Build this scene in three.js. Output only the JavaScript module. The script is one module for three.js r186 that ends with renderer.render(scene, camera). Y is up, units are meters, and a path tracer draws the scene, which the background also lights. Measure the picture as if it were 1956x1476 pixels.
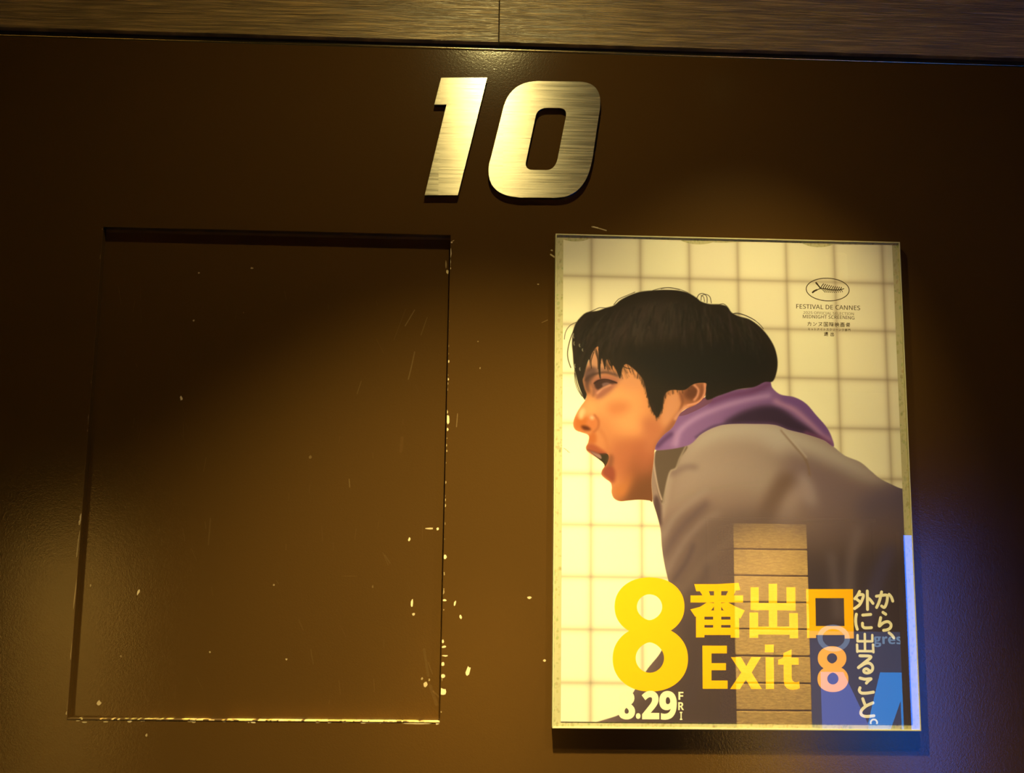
import * as THREE from 'three';
import { RoundedBoxGeometry } from 'three/addons/geometries/RoundedBoxGeometry.js';
import { mergeGeometries } from 'three/addons/utils/BufferGeometryUtils.js';
import { TextGeometry } from 'three/addons/geometries/TextGeometry.js';
import { FontLoader } from 'three/addons/loaders/FontLoader.js';
import { RectAreaLightUniformsLib } from 'three/addons/lights/RectAreaLightUniformsLib.js';
import { createNoise2D } from 'simplex-noise';

// ---------------------------------------------------------------- camera, exposure, ambient
const PW = 1956, PH = 1476, FOCAL = 2200;                       // the photograph's frame and focal length in pixels
const scene = new THREE.Scene();
scene.background = new THREE.Color(0, 0, 0);
const camera = new THREE.PerspectiveCamera(2 * Math.atan(PH / 2 / FOCAL) * 180 / Math.PI, PW / PH, 0.05, 40);
camera.rotation.order = 'YXZ';
camera.position.set(0, 1.5, 2.38);
camera.rotation.set(9.411 * Math.PI / 180, -2.218 * Math.PI / 180, 0.740 * Math.PI / 180);
camera.updateMatrixWorld(true);
const renderer = new THREE.WebGLRenderer({ antialias: true });
renderer.toneMapping = THREE.LinearToneMapping;
renderer.toneMappingExposure = 1.0;
renderer.shadowMap.enabled = true;
RectAreaLightUniformsLib.init();

const LAMP = { x: 0.05, z: 0.78, spill: 680, beam: 82, aim: [0.06, 0, 0.78], angle: 41 * Math.PI / 180 };   // the downlight over the screen number
const POSTER_FILL = { at: [0.74, 3.12, 0.86], aim: [0.54, 1.70, 0], candela: 11, angle: 23 * Math.PI / 180 };   // added unseen fill spot that brightens the poster
const PILLAR_LAMP = [500, 280, 190];                             // ceiling cans over the stone pillars, last one for the added pier (candela)
const SCREEN_GLOW = 11, SIGN_GLOW = 2.2;
// ---------------------------------------------------------------- helpers
let seed = 7;
const rnd = () => { seed = (seed + 0x6d2b79f5) | 0; let t = Math.imul(seed ^ (seed >>> 15), 1 | seed); t = (t + Math.imul(t ^ (t >>> 7), 61 | t)) ^ t; return ((t ^ (t >>> 14)) >>> 0) / 4294967296; };
const noise = createNoise2D(rnd);
const D = Math.PI / 180;
// where a photograph pixel's ray meets the plane z = depth (metres)
function onPlane(px, py, z) {
  const d = new THREE.Vector3((px - PW / 2) / FOCAL, -(py - PH / 2) / FOCAL, -1).applyQuaternion(camera.quaternion);
  const t = (z - camera.position.z) / d.z;
  return [camera.position.x + d.x * t, camera.position.y + d.y * t];
}
// where a thing behind the camera stands, at z = depth, when the wall's gloss shows it at that pixel
const behind = (px, py, depth) => onPlane(px, py, 0.04 - depth);        // mirror at the poster's clear sheet, 2 cm off the wall
// ---------------------------------------------------------------- the poster's print
const PAPER_Z = 0.0172;
const paperTL = onPlane(1078, 456, PAPER_Z), paperBR = onPlane(1743, 1384, PAPER_Z), paperBL = onPlane(1069, 1377, PAPER_Z);
const paper = { x0: (paperTL[0] + paperBL[0]) / 2, x1: paperBR[0], y1: paperTL[1], y0: (paperBR[1] + paperBL[1]) / 2 };
const CW = 1440, CH = Math.round(1440 * (paper.y1 - paper.y0) / (paper.x1 - paper.x0));
function printPoster(canvas) {
  canvas.width = CW; canvas.height = CH;
  const g = canvas.getContext('2d');
  const S = CW / (paper.x1 - paper.x0);                         // canvas pixels per metre
  const K = S * 0.00108;                                        // about one photograph pixel
  const m = (p) => { const [x, y] = onPlane(p[0], p[1], PAPER_Z); return [(x - paper.x0) * S, (paper.y1 - y) * S]; };
  const lin = (v) => { v /= 255; return v <= 0.04045 ? v / 12.92 : ((v + 0.055) / 1.055) ** 2.4; };
  const enc = (v) => Math.round(255 * Math.min(1, Math.max(0, v <= 0.0031308 ? v * 12.92 : 1.055 * v ** (1 / 2.4) - 0.055)));
  // ink colour: the photographed colour divided by what white paper looks like at the same place
  const white = [[[218, 198, 128], [188, 168, 106]], [[250, 236, 162], [186, 166, 100]], [[255, 243, 172], [215, 190, 122]]];
  function ink(c, p, alpha = 1) {
    const u = Math.min(1, Math.max(0, (p[0] - 1075) / 640)), t = Math.min(1.999, Math.max(0, p[1] < 850 ? (p[1] - 460) / 390 : 1 + (p[1] - 850) / 530)), r = Math.floor(t), f = t - r;
    const o = [0, 1, 2].map((i) => {
      const at = (row) => lin(white[row][0][i]) * (1 - u) + lin(white[row][1][i]) * u;
      return enc(0.66 * lin(c[i]) / (at(r) * (1 - f) + at(r + 1) * f));
    });
    return `rgba(${o[0]},${o[1]},${o[2]},${alpha})`;
  }
  const rgba = (r, gr, b, a = 1) => `rgba(${r},${gr},${b},${a})`;
  function trace(pts, closed = true, smooth = true) {
    const q = pts.map(m), n = q.length;
    g.beginPath(); g.moveTo(...q[0]);
    const at = (i) => closed ? q[(i + n) % n] : q[Math.min(n - 1, Math.max(0, i))];
    for (let i = 0; i < (closed ? n : n - 1); i++) {
      const a = at(i - 1), b = at(i), c = at(i + 1), d = at(i + 2);
      if (smooth) g.bezierCurveTo(b[0] + (c[0] - a[0]) / 6, b[1] + (c[1] - a[1]) / 6, c[0] - (d[0] - b[0]) / 6, c[1] - (d[1] - b[1]) / 6, c[0], c[1]);
      else g.lineTo(...c);
    }
    if (closed) g.closePath();
  }
  const fill = (pts, c, smooth = true) => { trace(pts, true, smooth); g.fillStyle = c; g.fill(); };
  const line = (pts, c, w, smooth = true) => { trace(pts, false, smooth); g.strokeStyle = c; g.lineWidth = w * K; g.lineCap = 'round'; g.lineJoin = 'round'; g.stroke(); };
  const soft = (r, f) => { g.filter = `blur(${(r * K).toFixed(2)}px)`; f(); g.filter = 'none'; };
  const clip = (pts, f) => { g.save(); trace(pts); g.clip(); f(); g.restore(); };
  const from = (ox, oy, s) => (pts) => pts.map(([x, y]) => [ox + x / s, oy + y / s]);
  const za = from(1060, 540, 4.445), zb = from(1060, 680, 4.61), zc = from(1220, 720, 3.69), zt = from(1150, 1090, 3.835), zj = from(1520, 1090, 4.61), zf = from(1500, 510, 9.84);

  // tiled wall in the print: tiles a shade apart, soft grout lines
  g.fillStyle = rgba(231, 229, 222); g.fillRect(0, 0, CW, CH);
  const rows = [527.6, 617, 714, 809, 904, 1003, 1102, 1202, 1304].map((y) => m([1129, y])[1]), col0 = m([1129, 700])[0], colStep = (m([1687, 542])[0] - m([1129, 527])[0]) / 6;
  const rowStep = (rows[8] - rows[0]) / 8;
  for (let i = -1; i < 7; i++) for (let j = -1; j < 10; j++) {
    const v = Math.round(228 + 6 * rnd()), x = col0 + i * colStep, y = rows[0] + j * rowStep;
    g.fillStyle = rgba(v, v - 1 - Math.round(2 * rnd()), v - 6 - Math.round(4 * rnd())); g.fillRect(x, y, colStep, rowStep);
  }
  for (const [w, a] of [[15, 0.09], [8.5, 0.22], [3.5, 0.24]]) soft(w * 0.35, () => {
    g.strokeStyle = rgba(128, 108, 100, a); g.lineWidth = w * K;
    for (let i = 0; i < 7; i++) { g.beginPath(); g.moveTo(col0 + i * colStep + 1, -20); g.lineTo(col0 + i * colStep, CH + 20); g.stroke(); }
    for (let j = 0; j < 9; j++) { g.beginPath(); g.moveTo(-20, rows[0] + j * rowStep); g.lineTo(CW + 20, rows[0] + j * rowStep + 2); g.stroke(); }
  });

  // grey-brown jacket
  const jacket = [[1255, 859], [1247, 882], [1243.5, 923], [1247, 956], [1255, 983], [1262, 1012], [1264.5, 1045], [1270, 1080], [1279, 1118], [1285, 1150], [1282, 1190], [1264, 1242], [1236, 1279], [1210, 1322], [1186, 1362], [1172, 1392],
    [1770, 1400], [1770, 950], [1721, 933], [1702, 924.6], [1681, 914], [1664, 900], [1643, 882.6], [1613, 870], [1592, 853], [1572, 839], [1540, 822], [1500, 806], [1440, 800], [1393, 803], [1366, 812], [1339, 826], [1312, 846], [1285, 852]];
  soft(0.8, () => fill(jacket, ink([134, 106, 78], [1400, 950])));
  clip(jacket, () => {
    const blob = (pts, c, r, a = 1) => soft(r, () => fill(pts, ink(c, pts[0], a)));
    blob([[1380, 805], [1500, 810], [1640, 880], [1700, 925], [1640, 915], [1560, 880], [1480, 850], [1400, 850], [1330, 870], [1300, 905], [1320, 845]], [172, 152, 112], 13);
    blob([[1420, 815], [1490, 830], [1500, 870], [1440, 850], [1390, 850]], [170, 150, 112], 14);
    blob([[1340, 850], [1440, 835], [1500, 900], [1490, 960], [1420, 930], [1330, 930], [1290, 970], [1300, 900]], [150, 124, 92], 18);
    blob([[1500, 880], [1560, 880], [1660, 930], [1740, 950], [1740, 1060], [1620, 1060], [1560, 1000], [1520, 940]], [112, 86, 68], 16);
    blob([[1640, 960], [1700, 935], [1750, 935], [1750, 1100], [1690, 1080], [1650, 1010]], [84, 66, 60], 16);
    blob([[1490, 905], [1518, 912], [1500, 960], [1470, 1000], [1440, 1010], [1455, 960]], [104, 76, 52], 9);
    blob([[1530, 900], [1556, 930], [1560, 970], [1530, 950]], [150, 124, 94], 8, 0.7);
    blob([[1500, 950], [1540, 930], [1510, 1000], [1480, 1060], [1470, 1040]], [146, 118, 88], 9, 0.8);
    blob([[1265, 1010], [1300, 975], [1360, 960], [1330, 1040], [1300, 1120], [1280, 1100]], [116, 89, 68], 12);
    // lower part in shade, down to the poster's edge
    blob([[1270, 1100], [1330, 1030], [1440, 1000], [1580, 1000], [1760, 1010], [1760, 1410], [1180, 1410], [1240, 1270]], [112, 87, 68], 34);
    blob([[1300, 1150], [1380, 1080], [1500, 1060], [1760, 1080], [1760, 1410], [1180, 1410], [1260, 1290]], [84, 64, 50], 30);
    blob([[1520, 1100], [1600, 1080], [1760, 1080], [1760, 1400], [1520, 1400]], [68, 52, 44], 22);
    blob([[1330, 1000], [1420, 975], [1490, 1010], [1490, 1130], [1350, 1140], [1320, 1080]], [104, 80, 61], 20);
    for (const [p, c, w, r] of [
      [[[1266, 1025], [1290, 985], [1330, 950], [1350, 935]], [150, 126, 98], 9, 5], [[[1268, 1060], [1300, 1010], [1350, 960]], [92, 68, 62], 7, 5], [[[1275, 1090], [1310, 1030], [1350, 990], [1372, 980]], [142, 116, 90], 9, 5],
      [[[1285, 1110], [1310, 1075], [1325, 1040]], [86, 64, 58], 7, 4], [[[1300, 1130], [1340, 1080], [1385, 1040], [1400, 1020]], [118, 93, 71], 11, 6], [[[1320, 1140], [1345, 1105], [1350, 1080]], [92, 70, 58], 8, 5],
      [[[1345, 1150], [1375, 1110], [1395, 1070]], [108, 84, 66], 9, 5], [[[1262, 990], [1270, 960], [1280, 910]], [164, 140, 106], 7, 4], [[[1283, 905], [1310, 892], [1330, 892]], [104, 78, 64], 7, 5],
      [[[1300, 1180], [1330, 1240], [1320, 1340]], [84, 64, 56], 12, 8], [[[1375, 1150], [1390, 1260], [1385, 1370]], [82, 63, 55], 14, 9], [[[1588, 1060], [1596, 1120], [1600, 1180]], [104, 84, 66], 12, 8], [[[1640, 1010], [1625, 1080], [1622, 1180]], [112, 90, 68], 12, 8],
      [[[1700, 1050], [1672, 1120], [1660, 1200]], [70, 56, 62], 18, 10]]) soft(r, () => line(p, ink(c, p[0], 0.75), w));
    soft(1.6, () => line(zc([[1005, 375], [1060, 440], [1130, 520], [1170, 570], [1195, 630], [1205, 690]]), ink([112, 84, 52], [1530, 850]), 3.4));
    soft(1.6, () => line(zc([[1012, 372], [1068, 436], [1140, 516], [1182, 566]]), ink([178, 158, 116], [1530, 850], 0.6), 3));
    // collar flap
    const flap = [[1254, 860], [1311, 851], [1300, 874], [1292, 893], [1280, 900], [1274, 918], [1270, 942], [1266, 962], [1257, 940], [1252, 900]];
    soft(1.2, () => fill(flap, ink([92, 72, 50], [1270, 900])));
    soft(2.5, () => fill([[1253, 945], [1262, 962], [1264, 1000], [1258, 1000], [1248, 965]], ink([84, 60, 50], [1260, 960])));
    soft(0.8, () => line([[1251, 858], [1249, 885], [1253, 912], [1258, 936], [1264, 954]], ink([170, 140, 104], [1255, 900]), 3));
    soft(1.0, () => line([[1310, 852], [1298, 876], [1291, 894], [1281, 900], [1274, 922], [1266, 962]], ink([164, 140, 102], [1285, 890], 0.7), 3));
  });

  // purple hood
  const hood = [...zc([[118, 472], [180, 390], [280, 265], [380, 208], [500, 155], [650, 96], [800, 70], [880, 28], [925, 24], [942, 75], [1000, 123], [1100, 143], [1180, 188], [1250, 268], [1320, 348], [1358, 418], [1374, 490]]), ...zc([[1300, 442], [1180, 402], [1060, 372], [960, 337], [820, 330], [640, 331], [540, 352], [440, 402], [345, 482], [132, 516]])];
  soft(0.8, () => fill(hood, ink([120, 80, 100], [1400, 780])));
  clip(hood, () => {
    soft(5, () => fill(zc([[600, 335], [690, 262], [820, 212], [930, 200], [1020, 228], [1120, 300], [1250, 385], [1310, 450], [1180, 410], [1060, 380], [960, 340], [820, 335]]), ink([50, 32, 40], [1450, 795])));
    soft(4, () => fill(zc([[180, 470], [300, 330], [450, 260], [600, 240], [520, 330], [380, 420], [260, 490]]), ink([128, 88, 108], [1310, 810])));
    soft(4, () => line(zc([[260, 480], [290, 380], [400, 290], [560, 220], [760, 160], [920, 130]]), ink([160, 118, 128], [1400, 770], 0.9), 9));
    soft(4, () => line(zc([[500, 180], [640, 130], [800, 100], [920, 50]]), ink([92, 48, 68], [1420, 750], 0.9), 10));
    soft(3, () => line(zc([[130, 490], [180, 440], [230, 400]]), ink([84, 52, 76], [1265, 840], 0.9), 9));
    soft(3, () => line(zc([[230, 480], [258, 440], [270, 390]]), ink([158, 112, 126], [1285, 835], 0.9), 4));
    soft(4, () => line(zc([[960, 170], [1080, 220], [1180, 300], [1280, 390], [1350, 460]]), ink([156, 108, 108], [1530, 790], 0.9), 9));
    soft(5, () => line(zc([[1020, 150], [1140, 190], [1240, 290], [1330, 390]]), ink([94, 58, 84], [1540, 775], 0.9), 11));
    soft(3, () => line(zc([[1180, 395], [1280, 430], [1350, 470]]), ink([96, 50, 62], [1570, 832], 0.9), 9));
    soft(2, () => line(zc([[400, 425], [520, 350], [640, 325]]), ink([70, 48, 60], [1360, 815], 0.8), 4));
  });

  fill([[1296, 792], [1340, 762], [1358, 756], [1358, 768], [1316, 790]], ink([110, 66, 72], [1330, 775]));
  // face and ear
  const face = [[1143, 650], [1127, 684], [1114, 716], [1111.5, 728], [1115.5, 743], [1120.5, 755], [1117.5, 765], [1110, 775.4], [1101.5, 789], [1096, 803], [1095.6, 814], [1100.5, 821.5], [1110, 825.2], [1121, 829], [1125.4, 834], [1123.6, 845], [1119.4, 854], [1122, 861.5], [1131.6, 868.5], [1144, 877], [1151.5, 883], [1155, 890], [1150.2, 898], [1149, 906], [1156, 913.5], [1166, 921], [1168.7, 930], [1168.5, 941], [1173, 951.5], [1184, 956.8], [1199, 955.6], [1222, 953.8], [1240, 955.5], [1246, 956],
    [1244, 920], [1248, 882], [1252, 852], [1266, 832], [1285, 815], [1302, 786], [1330, 772], [1345, 758], [1352, 742], [1347, 728], [1330, 728], [1290, 700], [1200, 650]];
  soft(0.7, () => fill(face, ink([192, 118, 60], [1190, 800])));
  clip(face, () => {
    const blob = (pts, c, r, a = 1) => soft(r, () => fill(pts, ink(c.map((v, i) => v * [0.95, 0.91, 0.9][i]), pts[0], a)));
    blob([[1180, 715], [1225, 720], [1238, 790], [1245, 830], [1200, 840], [1165, 800], [1150, 770]], [222, 152, 78], 12);
    blob([[1125, 665], [1160, 680], [1150, 715], [1120, 730], [1114, 720]], [196, 138, 84], 6);
    blob([[1175, 700], [1215, 705], [1228, 740], [1190, 745]], [210, 142, 78], 8);
    blob([[1114, 772], [1128, 760], [1146, 775], [1136, 792], [1116, 792]], [226, 162, 84], 6);
    blob([[1142, 760], [1180, 745], [1215, 760], [1180, 778], [1150, 790]], [224, 160, 84], 8);
    blob([[1160, 770], [1190, 765], [1205, 778], [1180, 795], [1160, 790]], [204, 126, 64], 7, 0.9);
    blob([[1170, 845], [1215, 835], [1250, 850], [1245, 900], [1205, 930], [1175, 905], [1160, 880]], [184, 108, 58], 12);
    blob([[1205, 880], [1255, 860], [1262, 960], [1180, 962], [1200, 930]], [152, 88, 46], 11);
    blob([[1188, 944], [1214, 918], [1238, 880], [1262, 860], [1262, 965], [1186, 965]], [118, 72, 38], 11);
    blob([[1215, 850], [1250, 835], [1262, 850], [1250, 900], [1222, 900]], [176, 100, 56], 12, 0.8);
    blob([[1225, 800], [1258, 800], [1275, 818], [1255, 850], [1240, 870]], [186, 112, 62], 9);
    blob([[1262, 800], [1272, 756], [1296, 748], [1303, 762], [1296, 785], [1272, 815]], [206, 140, 82], 6);
    blob([[1252, 850], [1275, 815], [1298, 786], [1305, 790], [1280, 830], [1258, 862]], [150, 92, 56], 4);
    blob([[1172, 925], [1190, 925], [1205, 905], [1195, 945], [1178, 950]], [196, 120, 54], 6);
    // nose
    blob([[1098, 800], [1110, 795], [1126, 800], [1128, 818], [1112, 823], [1098, 818]], [200, 112, 42], 4);
    blob([[1106, 786], [1114, 778], [1118, 786], [1112, 800], [1106, 798]], [238, 190, 112], 2.6);
    blob([[1124, 797], [1134, 793], [1142, 804], [1140, 818], [1128, 823], [1120, 812]], [206, 122, 58], 3);
    blob([[1126, 797], [1131, 793], [1136, 797], [1131, 802]], [236, 180, 116], 2);
    blob([[1110, 813], [1122, 814], [1129, 821], [1116, 821]], [92, 42, 18], 2.2);
    soft(2, () => line([[1135, 792], [1143, 803], [1142, 817], [1133, 826]], ink([150, 78, 36], [1140, 810], 0.9), 3));
    blob([[1124, 832], [1136, 826], [1138, 845], [1124, 846]], [188, 104, 44], 3);
    soft(3, () => line([[1144, 818], [1156, 836], [1162, 860]], ink([180, 104, 52], [1156, 836], 0.7), 5));
    // mouth: lips, teeth, dark opening
    blob([[1119, 853], [1130, 847], [1148, 857], [1158, 866], [1146, 874], [1130, 866]], [168, 86, 46], 2.5);
    fill([[1128, 863], [1140, 866], [1158, 866], [1163, 873], [1160, 884], [1155, 891], [1151, 884], [1143, 876]], ink([54, 44, 24], [1150, 872]));
    soft(0.8, () => fill([[1127, 862], [1134, 862], [1146, 868], [1149, 876], [1141, 873]], ink([150, 108, 84], [1138, 868])));
    soft(1.5, () => line([[1121, 858], [1131, 862], [1146, 866], [1158, 866]], ink([112, 52, 34], [1138, 862], 0.9), 2.4));
    blob([[1150, 899], [1156, 890], [1170, 890], [1176, 905], [1172, 922], [1160, 914], [1151, 907]], [150, 74, 44], 3);
    blob([[1164, 868], [1172, 872], [1170, 890], [1160, 890]], [132, 78, 44], 3, 0.8);
    // eye, lids, brow
    blob([[1116, 712], [1126, 700], [1140, 705], [1136, 722], [1126, 735], [1128, 752], [1118, 742]], [92, 62, 44], 3.5);
    blob([[1134, 722], [1158, 716], [1182, 722], [1176, 738], [1150, 760], [1138, 758], [1132, 742]], [166, 104, 68], 4);
    blob([[1135, 731], [1146, 725], [1162, 726], [1178, 731], [1162, 735], [1149, 743], [1139, 743]], [66, 40, 30], 1.8);
    soft(1.3, () => fill([[1150, 733], [1158, 730], [1165, 732], [1157, 736], [1152, 738]], ink([112, 78, 62], [1155, 733])));
    soft(1.6, () => line([[1119, 726], [1126, 718], [1140, 713], [1158, 711], [1180, 717]], ink([66, 42, 30], [1150, 712], 0.85), 4.5));
    soft(2.2, () => line([[1128, 730], [1134, 742], [1133, 756]], ink([122, 76, 50], [1133, 742], 0.8), 4));
    soft(0.9, () => line([[1135, 732], [1145, 726], [1160, 725], [1178, 731]], ink([44, 24, 18], [1150, 727]), 2.4));
    soft(1.4, () => line([[1141, 751], [1152, 741], [1166, 735]], ink([212, 142, 92], [1150, 744], 0.8), 4));
    soft(2.0, () => line([[1140, 760], [1154, 750], [1168, 740]], ink([148, 88, 56], [1154, 750], 0.8), 3));
    soft(3.0, () => line([[1120, 714], [1134, 708], [1152, 706], [1172, 712], [1186, 722]], ink([110, 78, 58], [1150, 710], 0.7), 6));
    // ear
    blob([[1300, 745], [1320, 735], [1336, 729], [1350, 732], [1349, 752], [1338, 768], [1312, 774], [1300, 765]], [152, 92, 52], 3);
    blob([[1322, 736], [1336, 742], [1334, 758], [1318, 764], [1306, 752]], [100, 56, 32], 4);
    soft(1.5, () => line([[1326, 735], [1334, 744], [1332, 756], [1326, 764]], ink([204, 130, 82], [1332, 746]), 4));
    soft(1.2, () => line([[1346, 733], [1347, 746], [1342, 760], [1332, 769], [1314, 774]], ink([206, 132, 82], [1346, 746]), 4));
    soft(1.2, () => line([[1340, 736], [1341, 750], [1335, 762]], ink([122, 66, 38], [1341, 748]), 2.4));
    soft(2, () => line([[1300, 752], [1304, 766], [1300, 782], [1294, 796]], ink([120, 68, 38], [1304, 766]), 4));
    soft(2, () => line([[1312, 776], [1300, 786], [1290, 800]], ink([208, 140, 92], [1304, 780], 0.8), 6));
  });

  // black hair
  const hair = [...za([[250, 985], [205, 880], [180, 790], [160, 700], [152, 600], [145, 520], [152, 430], [172, 355], [215, 295], [270, 252], [360, 238], [430, 214], [500, 192], [560, 145], [640, 104], [730, 76], [850, 64], [950, 60], [1050, 66], [1130, 86], [1200, 126], [1240, 158], [1310, 180], [1400, 184], [1462, 202], [1500, 252], [1560, 284], [1650, 310], [1730, 366], [1800, 440], [1856, 530], [1884, 620], [1890, 700], [1876, 780], [1846, 838], [1780, 842], [1690, 884], [1550, 905], [1400, 955], [1288, 992]]),
    ...za([[1284, 900], [1284, 852], [1212, 850], [1160, 868], [1110, 905], [1060, 912], [1000, 908], [952, 926], [928, 965], [912, 1050], [892, 1112], [868, 1142], [840, 1110], [815, 1060], [792, 990], [770, 900], [752, 830], [716, 778], [650, 715], [600, 690], [570, 735], [556, 800], [528, 745], [492, 700], [486, 740], [462, 660], [436, 655], [424, 720], [400, 640], [386, 700], [382, 810], [368, 720], [370, 600], [366, 540], [334, 570], [306, 630], [300, 712], [290, 650], [268, 710], [246, 790], [236, 830], [252, 900], [270, 950]])];
  soft(0.8, () => fill(hair, ink([34, 25, 16], [1300, 650])));
  clip(hair, () => {
    soft(12, () => fill(za([[500, 330], [700, 180], [950, 150], [1150, 240], [1100, 420], [900, 480], [650, 470], [480, 470]]), ink([52, 40, 27], [1250, 620], 0.9)));
    soft(12, () => fill(za([[600, 560], [900, 560], [1500, 480], [1850, 600], [1780, 800], [1300, 900], [950, 850], [700, 680]]), ink([26, 20, 15], [1350, 700], 0.9)));
    for (let i = 0; i < 420; i++) {                             // strands falling from the crown
      const a = rnd(), x = 250 + 1500 * a, y = 130 + 260 * rnd() + 300 * Math.abs(a - 0.5), l = 60 + 150 * rnd(), lean = -1.1 + 1.9 * a + 0.9 * (rnd() - 0.5);
      const p = za([[x, y], [x + lean * l * 0.4, y + l * 0.5], [x + lean * l * 0.55, y + l]]);
      const v = rnd();
      soft(0.9 + 1.6 * rnd(), () => line(p, v > 0.45 ? ink([58 + 22 * rnd(), 45 + 16 * rnd(), 31 + 9 * rnd()], p[0], 0.22) : ink([16, 12, 9], p[0], 0.34), 0.8 + 2.6 * rnd()));
    }
  });
  // loose strands
  for (const [p, w] of [[[[255, 990], [215, 930], [185, 850], [170, 770]], 1.6], [[[135, 720], [112, 650], [108, 580], [130, 480], [170, 380]], 1.8], [[[80, 480], [90, 420], [125, 365], [180, 335]], 1.1], [[[230, 965], [190, 900], [168, 820], [168, 740]], 1.0], [[[440, 215], [380, 212], [330, 232], [290, 250]], 1.2], [[[500, 185], [540, 140], [600, 112], [680, 78]], 1.1],
    [[[830, 66], [900, 46], [980, 42], [1060, 58]], 1.1], [[[900, 52], [960, 42], [1060, 56], [1130, 84]], 0.9], [[[1205, 130], [1225, 98], [1262, 92], [1290, 120], [1292, 170]], 1.3], [[[1240, 150], [1246, 112], [1282, 98], [1316, 120], [1328, 172]], 1.2], [[[1270, 160], [1262, 120], [1240, 108]], 1.0], [[[1395, 184], [1430, 178], [1462, 200]], 1.0], [[[1500, 265], [1560, 258], [1660, 296], [1730, 345], [1770, 390]], 1.2], [[[1520, 262], [1600, 272], [1700, 318]], 1.0],
    [[[372, 560], [384, 640], [380, 720], [386, 812]], 2.0], [[[395, 560], [412, 640], [424, 730]], 2.2], [[[425, 560], [446, 640], [470, 700]], 2.4], [[[470, 600], [500, 680], [552, 806]], 2.4], [[[330, 590], [308, 660], [310, 725]], 1.6], [[[560, 690], [600, 720], [640, 730]], 1.6], [[[350, 560], [362, 640], [366, 730]], 1.2], [[[500, 660], [530, 720], [560, 760]], 1.4]])
    soft(0.4, () => line(za(p), ink([38, 27, 17], [1150, 650], 0.85), w));
  soft(0.7, () => { for (const [x, y, l] of [[158, 430, 40], [163, 500, 30], [170, 690, 30], [212, 720, 24], [210, 520, 24], [235, 560, 20]]) line(za([[x, y], [x - 3, y + l * 0.5], [x + 2, y + l]]), ink([214, 196, 130], [1095, 640], 0.75), 1.4); });

  for (let i = 0; i < 150; i++) {                               // feathered hair edge over forehead, temple and nape
    const t = rnd(), edge = [[336, 575], [400, 640], [470, 665], [540, 700], [600, 695], [660, 725], [720, 785], [756, 850], [780, 930], [800, 1000], [830, 1080], [868, 1130], [905, 1070], [925, 970], [960, 920], [1050, 905], [1160, 862]], k = t * (edge.length - 1.001), j = Math.floor(k), f = k - j;
    const x = edge[j][0] * (1 - f) + edge[j + 1][0] * f, y = edge[j][1] * (1 - f) + edge[j + 1][1] * f, l = j < 5 ? 50 + 70 * rnd() : 18 + 30 * rnd(), q = j < 5 ? 0.25 + 0.3 * rnd() : j < 11 ? -0.25 * rnd() : 0.2 * rnd();
    const p = za([[x - q * 20, y - 26], [x, y], [x + q * l * 0.5, y + l * 0.55], [x + q * l, y + l]]);
    soft(0.5 + 0.6 * rnd(), () => line(p, ink([40, 28, 18], p[0], 0.3 + 0.3 * rnd()), 0.7 + 1.1 * rnd()));
  }
  soft(2.5, () => line(za([[818, 1020], [850, 1100], [878, 1140]]), ink([52, 34, 22], [1250, 780], 0.5), 5));
  for (const [x, y] of [[1077, 856], [1081, 859], [1084, 862]]) line([[x, y], [x + 4, y + 2]], ink([120, 100, 60], [1090, 860], 0.6), 1.2);

  // ---- lettering
  const yellow = rgba(244, 184, 26), yellowPale = rgba(244, 178, 26), cream = rgba(236, 233, 220);
  const poly = (pts, c) => fill(pts, c, false);
  const loops = (outer, holes, c) => {                          // a figure of closed curves with holes
    g.beginPath();
    for (const pts of [...outer, ...holes]) {
      const q = pts.map(m), n = q.length; g.moveTo(...q[0]);
      for (let i = 0; i < n; i++) { const a = q[(i + n - 1) % n], b = q[i], c2 = q[(i + 1) % n], d = q[(i + 2) % n]; g.bezierCurveTo(b[0] + (c2[0] - a[0]) / 6, b[1] + (c2[1] - a[1]) / 6, c2[0] - (d[0] - b[0]) / 6, c2[1] - (d[1] - b[1]) / 6, c2[0], c2[1]); }
      g.closePath();
    }
    g.fillStyle = c; g.fill('evenodd');
  };
  const ring = (cx, cy, rx, ry, n = 20, tip = 0) => Array.from({ length: n }, (_, i) => { const a = i / n * 2 * Math.PI - Math.PI / 2, y = Math.sin(a); return [cx + rx * Math.cos(a), cy + ry * y * (tip && y * tip > 0.8 ? 1.12 : 1)]; });
  function figureEight(z, x0, x1, X0, X1, y0, y1, rt, rb, holeTop, holeBottom, c) {   // two overlapping rounds, each with its eye
    const round = (cx, cy, rx, ry) => Array.from({ length: 28 }, (_, i) => { const a = i / 28 * 2 * Math.PI, k = 0.94, s = Math.sin(a), o = Math.cos(a); return [cx + rx * Math.sign(o) * Math.abs(o) ** k, cy + ry * Math.sign(s) * Math.abs(s) ** k]; });
    const eye = (cx, cy, rx, ry, tip) => Array.from({ length: 24 }, (_, i) => { const a = i / 24 * 2 * Math.PI - Math.PI / 2, s = Math.sin(a), o = Math.cos(a), t = s * tip > 0; return [cx + rx * o * (t ? Math.abs(o) ** 0.25 : 1), cy + ry * s * (t ? 1.06 : 1)]; });
    const add = (pts) => { const q = z(pts).map(m), n = q.length, p = new Path2D(); p.moveTo(...q[0]); for (let i = 0; i < n; i++) { const a = q[(i + n - 1) % n], b = q[i], e = q[(i + 1) % n], d = q[(i + 2) % n]; p.bezierCurveTo(b[0] + (e[0] - a[0]) / 6, b[1] + (e[1] - a[1]) / 6, e[0] - (d[0] - b[0]) / 6, e[1] - (d[1] - b[1]) / 6, e[0], e[1]); } p.closePath(); return p; };
    g.save();
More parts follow.
